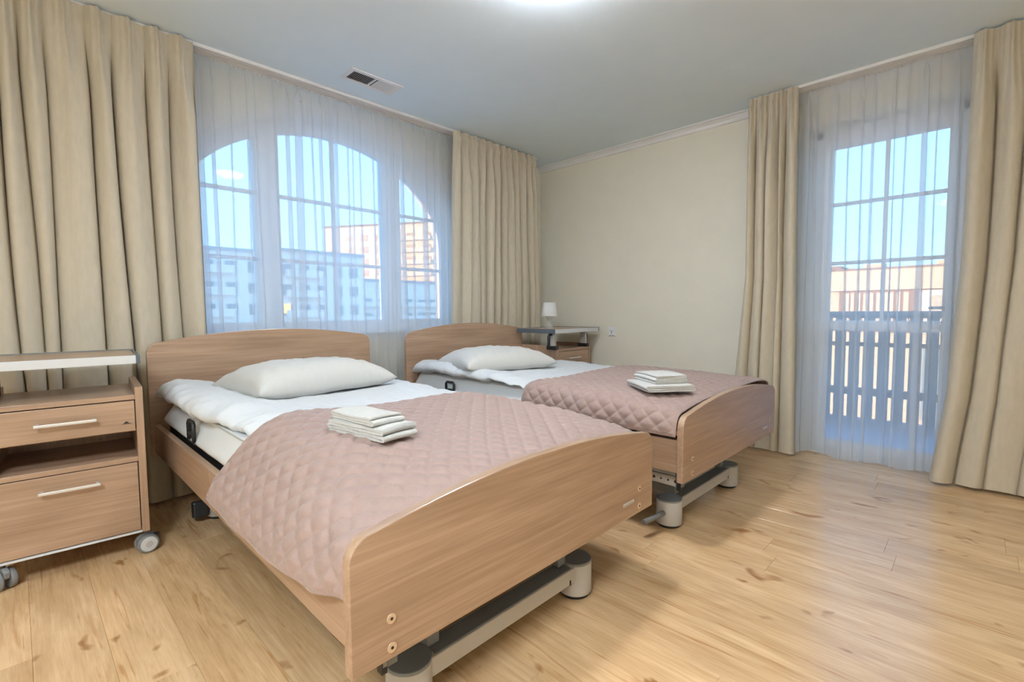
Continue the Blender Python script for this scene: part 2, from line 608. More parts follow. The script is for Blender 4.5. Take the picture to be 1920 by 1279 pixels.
hole_w = fine([(WY + WA, ZS)] + arch(WA, WB_, WZ0) + [(WY - WA, ZS)])
struct(wall_with_hole('x', hole_w, YF - 0.2, YB + WT, -0.12, ZC, XL, XL - WT, M['wall'], 'wall_left'), 'cream wall with the arched window', 'wall')
DX0, DX1, DZ1 = -0.87, -0.05, 2.225
hole_d = fine([(DX1, 0.005), (DX1, DZ1), (DX0, DZ1), (DX0, 0.005)])
struct(wall_with_hole('y', hole_d, XL, XR, -0.12, ZC, YB, YB + WT, M['wall'], 'wall_back'), 'cream wall with the balcony door', 'wall')

# crown trim on back wall, coved
struct(MB().prism([(YB, ZC), (YB, ZC - 0.052), (YB - 0.012, ZC - 0.05), (YB - 0.02, ZC - 0.03), (YB - 0.036, ZC - 0.014), (YB - 0.055, ZC - 0.008), (YB - 0.055, ZC)],
                  'x', XL, XR).build('trim_1', M['white']), 'white cornice along the back wall', 'cornice')
struct(MB().box(XL, DX0 - 0.02, YB - 0.014, YB, 0, 0.07).build('baseboard_back', M['white'], bev=0.003), 'white baseboard on the back wall', 'baseboard')


# ------------------------------------------------------------------ arched window
def ring_frame(outer, inner, x0, x1):
    n = len(outer)
    v = [(x0, *q) for q in outer] + [(x0, *q) for q in inner] + [(x1, *q) for q in outer] + [(x1, *q) for q in inner]
    f = []
    for i in range(n):
        j = (i + 1) % n
        f += [(i, j, n + j, n + i), (2 * n + i, 3 * n + i, 3 * n + j, 2 * n + j), (i, 2 * n + i, 2 * n + j, j), (n + i, n + j, 3 * n + j, 3 * n + i)]
    return MB().add(v, f)


win = bpy.data.objects.new('window_1', None); C.objects.link(win)
win.location = (XL, WY, ZS)
struct(win, 'white arched three-light window with glazing bars', 'window')


def at_win(o):
    o.parent = win; o.matrix_parent_inverse = Matrix.Translation((-XL, -WY, -ZS)); return o


WX0, WX1 = XL - 0.19, XL - 0.12
FR = 0.075
def aw(a, b, zb): return [(WY + a, zb)] + arch(a, b, WZ0) + [(WY - a, zb)]
at_win(ring_frame(aw(WA, WB_, ZS), aw(WA - FR, WB_ - FR, ZS + 0.07), WX0, WX1).build('frame', M['pvc'], bev=0.006))
def zarch(y_, a, b):
    t = (y_ - WY) / a
    return WZ0 + b * math.sqrt(max(0, 1 - t * t))
mull = [(1.13, 1.287), (2.07, 2.228)]
for m0, m1 in mull:
    zt = max(zarch(m0, WA - FR, WB_ - FR), zarch(m1, WA - FR, WB_ - FR))
    at_win(MB().prism([(m0, ZS + 0.06), (m1, ZS + 0.06), (m1, zarch(m1, WA - FR, WB_ - FR) + 0.02), (m0, zarch(m0, WA - FR, WB_ - FR) + 0.02)], 'x', WX0 - 0.005, WX1 + 0.012).build('mullion', M['pvc'], bev=0.008))
lights = [(WY - WA + FR, 1.13), (1.287, 2.07), (2.228, WY + WA - FR)]
for a0, a1 in lights:
    top = []
    for t in np.linspace(a1, a0, 24):
        top.append((t, zarch(t, WA - FR, WB_ - FR) + 0.004))
    at_win(MB().prism([(a0, ZS + 0.065), (a1, ZS + 0.065)] + top, 'x', WX0 + 0.03, WX0 + 0.036).build('pane', M['pane']))
    for zz in (1.79, 1.358):
        if zz < max(zarch(a0, WA - FR, WB_ - FR), zarch(a1, WA - FR, WB_ - FR)):
            y0, y1 = a0, a1
            if zz > WZ0:
                k = (WA - FR) * math.sqrt(max(0, 1 - ((zz - WZ0) / (WB_ - FR)) ** 2))
                y0, y1 = max(a0, WY - k), min(a1, WY + k)
            at_win(MB().box(WX0 + 0.022, WX0 + 0.046, y0 - 0.004, y1 + 0.004, zz - 0.0125, zz + 0.0125).build('glazing_bar', M['pvc'], bev=0.003))
at_win(MB().box(WX0 + 0.024, WX0 + 0.044, 1.668, 1.692, ZS + 0.065, zarch(1.68, WA - FR, WB_ - FR)).build('glazing_bar', M['pvc'], bev=0.003))
at_win(MB().box(WX1 - 0.02, XL + 0.05, WY - WA - 0.04, WY + WA + 0.04, ZS - 0.03, ZS + 0.004).build('window_sill', M['pvc'], bev=0.008))

# ------------------------------------------------------------------ balcony door
door = bpy.data.objects.new('door_1', None); C.objects.link(door)
door.location = ((DX0 + DX1) / 2, YB, 0)
struct(door, 'white glazed balcony door with glazing bars', 'balcony door')


def at_door(o):
    o.parent = door; o.matrix_parent_inverse = Matrix.Translation((-(DX0 + DX1) / 2, -YB, 0)); return o


DY0, DY1 = 3.965, 4.035
GX0, GX1 = -0.757, -0.16
def bars(name, boxes, bev=0.006):
    for b in boxes:
        at_door(MB().box(*b).build(name, M['pvc'], bev=bev))
bars('door_frame', [(DX0, GX0 - 0.051, DY0, DY1 + 0.02, 0.005, DZ1), (GX1 + 0.051, DX1, DY0, DY1 + 0.02, 0.005, DZ1),
                    (DX0, DX1, DY0, DY1 + 0.02, DZ1 - 0.06, DZ1), (DX0, DX1, DY0, DY1 + 0.02, 0.005, 0.03)])
bars('sash', [(GX0 - 0.05, GX0, DY0 - 0.012, DY1, 0.02, DZ1 - 0.05), (GX1, GX1 + 0.05, DY0 - 0.012, DY1, 0.02, DZ1 - 0.05),
              (GX0, GX1, DY0 - 0.012, DY1, 2.095, DZ1 - 0.05), (GX0, GX1, DY0 - 0.012, DY1, 0.02, 0.08),
              (GX0, GX1, DY0 - 0.012, DY1, 0.845, 0.915)])
bars('glazing_bar', [(GX0, GX1, 3.99, 4.012, 1.703, 1.727), (GX0, GX1, 3.99, 4.012, 1.301, 1.325)], 0.003)
bars('glazing_bar', [(-0.47, -0.446, 3.991, 4.011, 0.915, 2.095)], 0.003)
for z0, z1 in ((0.08, 0.845), (0.915, 2.095)):
    at_door(MB().box(GX0, GX1, 3.998, 4.004, z0, z1).build('pane', M['pane']))
hd = at_door(MB().tube([(GX1 + 0.025, DY0 - 0.012, 1.0), (GX1 + 0.025, DY0 - 0.045, 1.0), (GX1 - 0.06, DY0 - 0.05, 1.0)], 0.009, 10).build('door_handle', M['alu']))


# ------------------------------------------------------------------ curtains
def curtain(name, mat, org, ax, depth_ax, e0, e1, z0, z1, nfold, amp, seed, ncol, nrow, header=0.075):
    """pinch-pleated drape. ax: unit vector along the track; depth_ax: into the room.
    e0(t), e1(t): edge positions along the track, t=0 bottom..1 top."""
    rnd = random.Random(seed)
    wd = [rnd.uniform(0.6, 1.5) for _ in range(nfold)]
    tot = sum(wd)
    bs = [0.0]
    for w in wd: bs.append(bs[-1] + w / tot)
    am = [rnd.uniform(0.65, 1.3) for _ in range(nfold)]
    lo = [rnd.uniform(0.2, 1.25) for _ in range(nfold)]       # how much of the fold survives at the hem
    lean = [rnd.uniform(-0.5, 0.5) for _ in range(nfold + 1)]
    sk = [rnd.uniform(-0.22, 0.22) for _ in range(nfold)]
    per = max(14, ncol // nfold)
    tq = np.linspace(0, 1, nrow + 1)
    P = []
    for t in tq:
        t = 1 - (1 - t) ** 1.25
        z = z0 + (z1 - z0) * t
        dtop = z1 - z
        a0, a1 = e0(t), e1(t)
        W_ = a1 - a0
        low = 1 - t
        fan = ss(header * 0.9, 0.45, dtop)
        pinch = math.exp(-((dtop - header) / 0.022) ** 2)
        bb = [bs[k] + (lean[k] * low * 0.45 / nfold + 0.25 / nfold * nz(k * 1.7 + seed, low * 1.6) * fan if 0 < k < nfold else 0) for k in range(nfold + 1)]
        row = []
        for k in range(nfold):
            w = (bb[k + 1] - bb[k]) * W_
            A = amp * am[k] * (1 * (1 - low) + lo[k] * low)
            for j in range(per):
                q = j / per
                qs = q + sk[k] * math.sin(PI * q) * fan          # skew the fold
                lobe = max(0.0, math.sin(PI * min(1, max(0, qs)))) ** 0.62
                ridge = math.exp(-((q - 0.5) * w / 0.012) ** 2)
                wing = 0.5 * (math.exp(-((q - 0.5) * w / 0.009 - 2.6) ** 2) + math.exp(-((q - 0.5) * w / 0.009 + 2.6) ** 2))
                d_top = 0.044 * (ridge + wing * 0.8) * (0.70 + 0.5 * pinch) + 0.008 * math.sin(2 * PI * q) - 0.012 * (abs(2 * q - 1) ** 6)
                d = d_top * (1 - fan) + (A * (lobe - 0.55) + 0.35 * amp * ridge * math.exp(-dtop * 2)) * fan
                d += 0.10 * amp * nz(k * 3.1 + q * 2.2 + seed, low * 3.0, 4.0) * fan
                # cloth laps over the crevice
                lap = 0.10 * w * math.sin(2 * PI * q) * -1.0 * fan
                a = a0 + W_ * bb[k] + w * q + lap
                zz = z + (0.012 * lobe - 0.004 if t == 0 else 0)
                row.append((org[0] + ax[0] * a + depth_ax[0] * d, org[1] + ax[1] * a + depth_ax[1] * d, zz))
        row.append((org[0] + ax[0] * a1, org[1] + ax[1] * a1, z))
        P.append(row)
    return MB().grid(P).build(name, mat)


def lin(*pts):
    ts = [p[0] for p in pts]; vs_ = [p[1] for p in pts]
    return lambda t: float(np.interp(t, ts, vs_))


YAX, XAX = (0, 1), (1, 0)
tops = ZC - 0.012
tag(curtain('drape', M['drape'], (-3.068, 0), YAX, XAX, lin((0, -0.75), (1, -0.75)), lin((0, 0.75), (0.4, 0.74), (1, 0.737)), 0.012, tops, 15, 0.095, 3, 480, 90),
    'wide beige drape left of the arched window, behind the nearer bedside cabinet', 'curtain', 'beige floor-length drapes')
tag(curtain('drape', M['drape'], (-3.068, 0), YAX, XAX, lin((0, 2.46), (1, 2.522)), lin((0, 3.56), (0.5, 3.56), (1, 3.50)), 0.012, tops, 12, 0.075, 11, 360, 90),
    'beige drape between the arched window and the room corner', 'curtain', 'beige floor-length drapes')
tag(curtain('drape', M['drape'], (0, 3.63), XAX, (0, -1), lin((0, -1.30), (0.22, -1.255), (0.5, -1.20), (1, -1.20)), lin((0, -0.86), (1, -0.895)), 0.012, tops, 5, 0.085, 25, 200, 90),
    'narrow beige drape between the cream wall and the balcony door', 'curtain', 'beige floor-length drapes')
tag(curtain('drape', M['drape'], (0, 3.615), XAX, (0, -1), lin((0, -0.17), (0.2, -0.115), (0.5, -0.08), (1, -0.07)), lin((0, 1.1), (1, 1.1)), 0.012, tops, 9, 0.10, 31, 320, 90),
    'beige drape right of the balcony door at the picture edge', 'curtain', 'beige floor-length drapes')


def sheer(mat, org, ax, depth_ax, a0, a1, z0, z1, folds, seed, hemwave=0.02, nrow=70):
    """voile with Z-shaped overlapping folds; folds: list of (centre, width) along the track."""
    rnd = random.Random(seed)
    F = []
    for c, w in sorted(folds):
        F.append((c, w, rnd.uniform(-0.02, 0.02), rnd.uniform(0.5, 1.0), rnd.uniform(-1, 1)))
    P = []
    dx = 0.011
    # fixed columns: plain stretches and folds
    cols = []
    cur = a0
    for k, (c, w, dr, tw, bow) in enumerate(F):
        n = max(2, int((c - w / 2 - cur) / dx))
        cols += [('p', cur + (c - w / 2 - cur) * i / n, k) for i in range(n)]
        cols += [('f', k, q) for q in np.linspace(0, 1, 13)]
        cur = c + w / 2
    n = max(2, int((a1 - cur) / dx))
    cols += [('p', cur + (a1 - cur) * i / n, -1) for i in range(n + 1)]
    for i in range(nrow + 1):
        t = i / nrow
        z = z0 + (z1 - z0) * t
        dtop = z1 - z
        head = 1 - ss(0.05, 0.13, dtop)
        row = []
        for kind, p, q in cols:
            if kind == 'p':
                a = p
                d = 0.0
                if q >= 0:
                    c, w, dr, tw, bow = F[q]
                    a += dr * (1 - t) * math.exp(-abs(p - c) / 0.06)
                d = 0.010 * nz(p * 14 + seed, t * 1.2)
            else:
                c, w, dr, tw, bow = F[p]
                w_ = w * (tw + (1 - tw) * (1 - t)) * ss(0.0, 0.10, dtop + 0.02)
                # forward, back, forward
                if q < 0.4: u = -0.5 + q / 0.4
                elif q < 0.6: u = 0.5 - (q - 0.4) / 0.2
                else: u = -0.5 + (q - 0.6) / 0.4
                a = c + u * w_ + dr * (1 - t) + 0.004 * bow * math.sin(t * 6)
                d = 0.014 * math.cos(PI * q) + 0.010 * nz(c * 14 + seed, t * 1.2)
            g = 0.007 * math.sin(a * 2 * PI / 0.026) * head + 0.003 * math.sin(a * 2 * PI / 0.041 + 1) * (1 - head) * math.exp(-dtop * 1.5)
            bil = 0.025 * (1 - t) ** 2 * math.sin(a * 2 * PI / 0.31 + seed) + 0.012 * (1 - t) * nz(a * 9 + seed, 2.0)
            zz = z + (hemwave * nz(a * 7 + seed, 4.0) if i == 0 else 0)
            dd = d * (1 - 0.6 * head) + g + bil
            row.append((org[0] + ax[0] * a + depth_ax[0] * dd, org[1] + ax[1] * a + depth_ax[1] * dd, zz))
        P.append(row)
    return MB().grid(P).build('sheer_curtain', mat)


_r = random.Random(5)
fl1 = []
p = 0.50
while p < 2.6:
    w = _r.choice([0.008, 0.012, 0.02, 0.03, 0.045, 0.06])
    fl1.append((p, w)); p += w / 2 + _r.uniform(0.035, 0.10)
tag(sheer(M['sheer'], (-3.185, 0), YAX, XAX, 0.45, 2.66, 0.015, ZC - 0.021, fl1, 41),
    'white sheer curtain over the arched window', 'sheer curtain', 'white sheer curtains')
fl2 = [(-0.93, 0.05), (-0.865, 0.04), (-0.81, 0.016), (-0.705, 0.036), (-0.63, 0.016), (-0.56, 0.014), (-0.505, 0.022), (-0.40, 0.010), (-0.345, 0.014), (-0.265, 0.042), (-0.205, 0.014), (-0.13, 0.04), (-0.05, 0.05)]
tag(sheer(M['sheer'], (0, 3.745), XAX, (0, -1), -1.0, 0.03, 0.015, ZC - 0.021, fl2, 57, 0.03),
    'white sheer curtain over the balcony door', 'sheer curtain', 'white sheer curtains')

# tracks
for lab, org, rz, ln_, off in (('white ceiling curtain track above the arched window', (-3.145, -0.78, ZC), 0, 4.34, 0), ('white ceiling curtain track above the balcony door', (1.12, 3.705, ZC), PI / 2, 2.325, 0)):
    t = thing('curtain_track', lab, 'curtain track', org, rz, 'ceiling curtain tracks')
    MB().box(-0.058, 0.058, 0, ln_, -0.006, 0).build('base', M['white'], t)
    for xx in (-0.058, -0.018, 0.018, 0.052):
        MB().box(xx, xx + 0.006, 0, ln_, -0.019, -0.006).build('lip', M['white'], t)


# ------------------------------------------------------------------ ceiling lamps
def ceiling_lamp(loc, label, r=0.15, glow='glow'):
    t = thing('ceiling_lamp', label, 'ceiling lamp', loc, 0, 'round ceiling lamps')
    MB().lathe([(0.001, 0), (r + 0.012, 0), (r + 0.012, -0.022), (r, -0.025)], (0, 0, 0), 40).build('rim', M['white'], t)
    prof = [(r * math.cos(a), -0.022 - 0.05 * math.sin(a)) for a in np.linspace(0, PI / 2 - 0.01, 10)]
    MB().lathe(prof, (0, 0, 0), 40).build('diffuser', M[glow], t)
    return t


ceiling_lamp((-1.32, 1.62, ZC), 'round white ceiling lamp glowing at the top of the picture', 0.125)
ceiling_lamp((-0.05, -0.95, ZC), 'large round fill lamp added on the ceiling behind the camera', 0.42, 'fill_glow')  # unseen lamp added behind the camera to fill in light

# ------------------------------------------------------------------ ceiling vent
v = thing('air_vent', 'white louvred air vent in the ceiling', 'air vent', (-2.82, 1.655, ZC))
def vf(x0, x1, y0, y1): return MB().box(x0, x1, y0, y1, -0.007, 0)
fo = MB()
fo.box(-0.085, -0.055, -0.18, 0.18, -0.007, 0).box(0.055, 0.085, -0.18, 0.18, -0.007, 0)
fo.box(-0.055, 0.055, -0.18, -0.15, -0.007, 0).box(-0.055, 0.055, 0.15, 0.18, -0.007, 0).box(-0.055, 0.055, -0.006, 0.006, -0.007, 0)
fo.build('frame', M['white'], v, bev=0.002)
MB().box(-0.055, 0.055, -0.15, 0.15, -0.0012, -0.0002).build('duct', M['hole'], v)
slm = {}
for sgn in (-1, 1):
    mb = MB()
    c, s_ = 0.0048, 0.0025
    tx = 0.0042
    mb.add([(-0.055, -tx, -0.0065), (0.055, -tx, -0.0065), (0.055, tx * 0.2, -0.0015), (-0.055, tx * 0.2, -0.0015),
            (-0.055, -tx + 0.0012, -0.0068), (0.055, -tx + 0.0012, -0.0068), (0.055, tx * 0.2 + 0.0012, -0.0015), (-0.055, tx * 0.2 + 0.0012, -0.0015)],
           [(0, 1, 2, 3), (7, 6, 5, 4), (0, 4, 5, 1), (2, 6, 7, 3), (1, 5, 6, 2), (0, 3, 7, 4)])
    slm[sgn] = mb.mesh('louvre', M['white'])
for k in range(11):
    sub(slm[1], 'louvre', v, (0, 0.147 - 0.0126 * k, 0), (0, 0, PI))
    sub(slm[-1], 'louvre', v, (0, -0.140 + 0.0126 * k, 0))


# ------------------------------------------------------------------ beds
BW, BL, BT = 1.215, 2.115, 0.028


def board_poly(w, zb, zs, zp, rc=0.055):
    pts = [(0, zb), (w, zb)]
    def zt(u): return zs + (zp - zs) * (1 - (2 * u / w - 1) ** 2)
    # right rounded corner
    cx_, cz_ = w - rc, zt(w - rc) - rc
    for a in np.linspace(0, PI / 2 * 0.94, 9): pts.append((cx_ + rc * math.cos(a), cz_ + rc * math.sin(a)))
    for u in np.linspace(w - rc, rc, 30)[1:-1]: pts.append((u, zt(u)))
    cx_ = rc
    for a in np.linspace(PI / 2 * 1.06, PI, 9): pts.append((cx_ + rc * math.cos(a), cz_ + rc * math.sin(a)))
    return pts


def bed(loc, rz, label, legoff, bracket_x, bracket_z):
    t = thing('nursing_bed', label, 'bed', loc, rz, 'oak nursing beds')
    fb = MB().prism(board_poly(BW, 0.262, 0.540, 0.598), 'x', -BT, 0).build('footboard', M['oak_y'], t, bev=0.003)
    hb = MB().prism(board_poly(BW, 0.28, 0.845, 0.906), 'x', -BL, -BL + BT).build('headboard', M['oak_y'], t, bev=0.003)
    for u in (0.092, BW - 0.097):
        for z in (0.352, 0.288):
            sc = MB().disc((0.0, u, z), (1, 0, 0), 0.011, 0.0025, 18).build('screw_cap', M['brass'], fb)
            MB().disc((0.0024, u, z), (1, 0, 0), 0.0035, 0.0008, 10).build('socket', M['hole'], sc)
    pl = MB().box(0, 0.002, BW - 0.205, BW - 0.135, 0.313, 0.325).build('maker_plate', M['alu'], fb, bev=0.0008)
    lt = MB()
    for k in range(9): lt.box(0.002, 0.0023, BW - 0.2 + k * 0.0068, BW - 0.2 + k * 0.0068 + 0.004, 0.3155, 0.3185)
    lt.build('lettering', M['print'], pl)['kind'] = 'stuff'
    # side rails, two lengths each with a joint
    for u in (0.016, BW - 0.016 - 0.026):
        for a, b in ((-BT, -1.078), (-1.081, -BL + BT)):
            MB().box(b, a, u, u + 0.026, 0.298, 0.442).build('side_rail', M['oak_x'], t, bev=0.002)
    # mattress support
    for u in (0.075, BW - 0.105):
        MB().box(-BL + 0.06, -0.07, u, u + 0.03, 0.39, 0.438).build('support_rail', M['black'], t, bev=0.002)
    for k in range(12):
        xx = -0.15 - k * 0.163
        MB().box(xx - 0.03, xx + 0.03, 0.08, BW - 0.08, 0.438, 0.446).build('slat', M['black'], t)
    # mattress retaining loop
    bx, bz = bracket_x, bracket_z
    for u, sg in ((0.045, -1), (BW - 0.045, 1)):
        lp = [(bx - 0.04, u, bz - 0.05), (bx - 0.042, u, bz + 0.018), (bx - 0.03, u, bz + 0.03), (bx + 0.03, u, bz + 0.03), (bx + 0.042, u, bz + 0.018), (bx + 0.04, u, bz - 0.05)]
        ring = MB().tube([Vector(p) + Vector((0, 0, 0)) for p in lp], 0.0085, 10)
        ring.tube([(bx - 0.04, u, bz - 0.02), (bx + 0.04, u, bz - 0.02)], 0.0075, 10)
        ring.build('mattress_retainer', M['black'], t)
        for dx in (-0.04, 0.04):
            MB().tube([(bx + dx, u, bz - 0.05), (bx + dx, 0.08 if sg < 0 else BW - 0.08, 0.43)], 0.007, 8).build('retainer_arm', M['black'], t)
    # chassis: four drum feet joined by cross bars, lifting frame above
    cyc = BW / 2 + legoff
    hs_ = 0.345
    for xe in (-0.132, -1.80):
        for sg in (-1, 1):
            u = cyc + sg * hs_
            lg = MB().cyl((xe, u, 0), 0.058, 0.014, 0.122, 40).build('leg', M['greyp'], t, bev=0.002)
            MB().cyl((xe, u, 0), 0.0575, 0.122, 0.130, 40).build('cap', M['greyd'], lg, bev=0.002)
            MB().cyl((xe, u, 0), 0.048, 0.0, 0.014, 32).build('glide', M['black'], lg)
            if sg < 0 and xe < -1:
                MB().prism([(xe + 0.0, 0.02), (xe + 0.05, 0.03), (xe + 0.04, 0.105), (xe - 0.005, 0.10)], 'y', u - 0.12, u - 0.055).build('brake_pedal', M['black'], lg, bev=0.008)
            elif sg < 0:
                MB().tube([(xe, u - 0.05, 0.072), (xe - 0.005, u - 0.12, 0.070), (xe - 0.02, u - 0.20, 0.068)], 0.012, 12).build('brake_pedal', M['greyd'], lg)
            else:
                MB().tube([(xe, u + 0.05, 0.09), (xe, u + 0.066, 0.09)], 0.009, 12).build('brake_pin', M['greyd'], lg)
        sx = 1 if xe > -1 else -1
        MB().box(xe - 0.035, xe + 0.035, cyc - hs_ + 0.04, cyc + hs_ - 0.04, 0.068, 0.120).build('cross_bar', M['greyp'], t, bev=0.003)
        MB().box(xe - 0.028, xe + 0.028, cyc - hs_ + 0.06, cyc + hs_ - 0.06, 0.1201, 0.1213).build('bar_liner', M['greyd'], t)
        MB().box(xe + 0.034, xe + 0.0358, cyc + hs_ - 0.075, cyc + hs_ - 0.068, 0.068, 0.085).build('bar_notch', M['hole'], t)
    for u in (cyc - 0.27, cyc + 0.27):
        MB().box(-1.80, -0.13, u - 0.02, u + 0.02, 0.125, 0.165).build('base_tube', M['greyd'], t, bev=0.003)
        MB().tube([(-1.55, u + 0.03, 0.165), (-0.55, u + 0.03, 0.375)], 0.018, 10).build('lift_arm', M['greyd'], t)
        MB().box(-BL + 0.1, -0.1, u - 0.055, u - 0.025, 0.35, 0.39).build('frame_tube', M['greyd'], t, bev=0.003)
    MB().box(-1.2, -0.8, cyc - 0.07, cyc + 0.07, 0.19, 0.3).build('motor_box', M['black'], t, bev=0.01)
    # punched strip under the near rail
    ps = MB().box(-0.55, -0.055, 0.10, 0.112, 0.205, 0.25).build('punched_strip', M['greyp'], t, bev=0.001)
    hl = MB()
    for k in range(12):
        hl.disc((-0.08 - 0.035 * k, 0.1, 0.228), (0, -1, 0), 0.005 + 0.002 * (k % 3 == 0), 0.0012, 10)
    hl.build('punched_holes', M['hole'], ps)['kind'] = 'stuff'
    MB().box(-0.075, -0.055, 0.098, 0.112, 0.19, 0.262).build('strip_end', M['black'], ps)
    for xx in (-0.07, -0.5):
        MB().box(xx - 0.012, xx + 0.012, 0.1, 0.14, 0.2, 0.40).build('strip_hanger', M['greyd'], t)
    return t


B1 = ((-0.87, 0.432, 0.0), R(-0.45))
B2 = ((-0.87, 1.93, 0.0), R(-0.75))
bed(*B1, 'oak nursing bed nearest the camera', -0.045, -1.46, 0.523)
bed(*B2, 'oak nursing bed farther away, beside the cream wall', -0.115, -1.64, 0.50)


def place(o, B):
    o.location = B[0]; o.rotation_euler = (0, 0, B[1]); return o


# mattresses (local bed coordinates)
def mattress(B, label):
    P = []
    x0, x1, y0, y1, z0, z1 = -BL + 0.045, -0.10, 0.048, BW - 0.048, 0.447, 0.562
    prof = []
    for (yy, zz) in [(y0 + .02, z0), (y0 + .004, z0 + .012), (y0 + .004, z0 + .03), (y0 + .038, z1 - .035), (y0 + .055, z1 - .010), (y0 + .085, z1), (BW / 2, z1 + .004), (y1 - .085, z1), (y1 - .055, z1 - .010), (y1 - .038, z1 - .035), (y1 - .004, z0 + .03), (y1 - .004, z0 + .012), (y1 - .02, z0)]:
        prof.append((yy, zz))
    rp, _ = resample(prof, 90)
    for i in range(90):
        x = x0 + (x1 - x0) * i / 89
        e = min(1, (i + 0.3) / 3, (89.3 - i) / 3)
        e = math.sqrt(e)
        P.append([(x, BW / 2 + (p[0] - BW / 2) * (0.985 + 0.015 * e) + 0.004 * nz(x * 6, p[1] * 9, p[0]), z0 + (p[1] - z0) * (0.9 + 0.1 * e) * (1 - 0.32 * ss(-0.40, -0.12, x))) for p in rp])
    mb = MB().grid(P, wrap_v=True)
    n = 90
    mb.add(P[0], [tuple(range(n))]); mb.add(P[-1], [tuple(range(n))])
    o = mb.build('mattress', M['cover'])
    return tag(place(o, B), label, 'mattress', 'mattresses')


mattress(B1, 'white covered mattress under the duvet on the nearer bed')
mattress(B2, 'white covered mattress under the duvet on the farther bed')


def interp_sections(secs, x, n):
    """secs: list of (x, resampled pts)."""
    xs = [s[0] for s in secs]
    if x <= xs[0]: return secs[0][1]
    for i in range(len(xs) - 1):
        if x <= xs[i + 1]:
            t = (x - xs[i]) / (xs[i + 1] - xs[i]); t = t * t * (3 - 2 * t)
            return secs[i][1] * (1 - t) + secs[i + 1][1] * t
    return secs[-1][1]


def duvet(B, label, secs, seed, foot):
    N, NX = 150, 170
    sec = [(x, resample(p, N)[0]) for x, p in secs]
    xa, xb = -BL + 0.05, foot
    P = []
    for i in range(NX + 1):
        x = xa + (xb - xa) * i / NX
        s = interp_sections(sec, x, N)
        end = min(1, (x - xa) / 0.07, (xb - x) / 0.07)
        end = math.sqrt(max(0.0, end * (2 - end)))
        row = []
        for j in range(N):
            yy, zz = s[j]
            zz = 0.572 + (zz - 0.572) * (0.25 + 0.75 * end)
            cov = ss(-1.0, -0.88, x)
            zz -= 0.012 * cov + 0.035 * ss(-0.45, -0.2, x)
            u = j / (N - 1)
            side = math.exp(-(u / 0.22) ** 2) + 0.5 * math.exp(-((1 - u) / 0.15) ** 2)
            w = 0.016 * nz(x * 9 + seed, yy * 7 + x * 6, zz * 4) * (0.35 + side)
            w += 0.012 * (1 - abs(nz(x * 14 - yy * 9 + seed, yy * 5, 3.0)) * 3) * side * 0.8
            w += 0.006 * nz(x * 22 + seed, yy * 22, 1.0)
            w *= ss(0.0, 0.05, u) * ss(0.0, 0.05, 1 - u) * (1 - 0.8 * cov)
            lat = 0.35 * w if u < 0.25 else 0
            row.append((x, yy - lat, zz + w))
        P.append(row)
    mb = MB().grid(P)
    o = mb.build('duvet', M['cotton'])
    return tag(place(o, B), label, 'duvet', 'white duvets')


Y1, Y2 = 0.432, 1.93
def loc1(pts): return [(a - Y1, b) for a, b in pts]
def loc2(pts): return [(a - Y2, b) for a, b in pts]
dv1 = [(-2.05, loc1([(0.60, 0.572), (0.52, 0.575), (0.472, 0.592), (0.462, 0.62), (0.49, 0.652), (0.55, 0.668), (0.66, 0.645), (0.80, 0.615), (1.15, 0.605), (1.42, 0.605), (1.56, 0.597), (1.605, 0.58), (1.60, 0.57), (1.55, 0.568)])),
       (-1.45, loc1([(0.60, 0.572), (0.51, 0.57), (0.475, 0.58), (0.468, 0.605), (0.50, 0.635), (0.57, 0.652), (0.68, 0.635), (0.82, 0.61), (1.15, 0.600), (1.42, 0.60), (1.55, 0.59), (1.60, 0.575), (1.60, 0.57), (1.55, 0.568)])),
       (-0.95, loc1([(0.66, 0.572), (0.58, 0.567), (0.545, 0.572), (0.55, 0.59), (0.59, 0.607), (0.66, 0.622), (0.74, 0.618), (0.85, 0.606), (1.15, 0.598), (1.40, 0.597), (1.53, 0.582), (1.585, 0.57), (1.58, 0.567), (1.55, 0.567)])),
       (-0.10, loc1([(0.68, 0.572), (0.60, 0.567), (0.575, 0.568), (0.58, 0.571), (0.62, 0.572), (0.68, 0.572), (0.76, 0.573), (0.86, 0.575), (1.15, 0.576), (1.38, 0.575), (1.50, 0.573), (1.56, 0.57), (1.56, 0.567), (1.5, 0.567)]))]
dv2 = [(-2.05, loc2([(2.10, 0.572), (2.01, 0.572), (1.965, 0.585), (1.957, 0.612), (1.98, 0.638), (2.05, 0.652), (2.16, 0.632), (2.30, 0.612), (2.62, 0.603), (2.90, 0.605), (3.06, 0.597), (3.105, 0.585), (3.10, 0.572), (3.05, 0.568)])),
       (-1.40, loc2([(2.10, 0.572), (2.01, 0.569), (1.970, 0.578), (1.965, 0.60), (1.99, 0.622), (2.06, 0.632), (2.16, 0.615), (2.30, 0.602), (2.62, 0.600), (2.90, 0.602), (3.05, 0.592), (3.10, 0.578), (3.10, 0.57), (3.05, 0.568)])),
       (-0.95, loc2([(2.12, 0.572), (2.03, 0.567), (1.985, 0.566), (1.985, 0.572), (2.01, 0.582), (2.07, 0.587), (2.17, 0.583), (2.30, 0.584), (2.62, 0.592), (2.90, 0.592), (3.03, 0.580), (3.08, 0.57), (3.08, 0.567), (3.03, 0.567)])),
       (-0.10, loc2([(2.14, 0.572), (2.05, 0.567), (2.02, 0.566), (2.02, 0.568), (2.05, 0.571), (2.10, 0.572), (2.18, 0.574), (2.30, 0.576), (2.62, 0.58), (2.88, 0.58), (3.0, 0.574), (3.05, 0.57), (3.05, 0.567), (3.0, 0.567)]))]
duvet(B1, 'white duvet with a raised crumpled edge on the nearer bed', dv1, 3.1, -0.2)
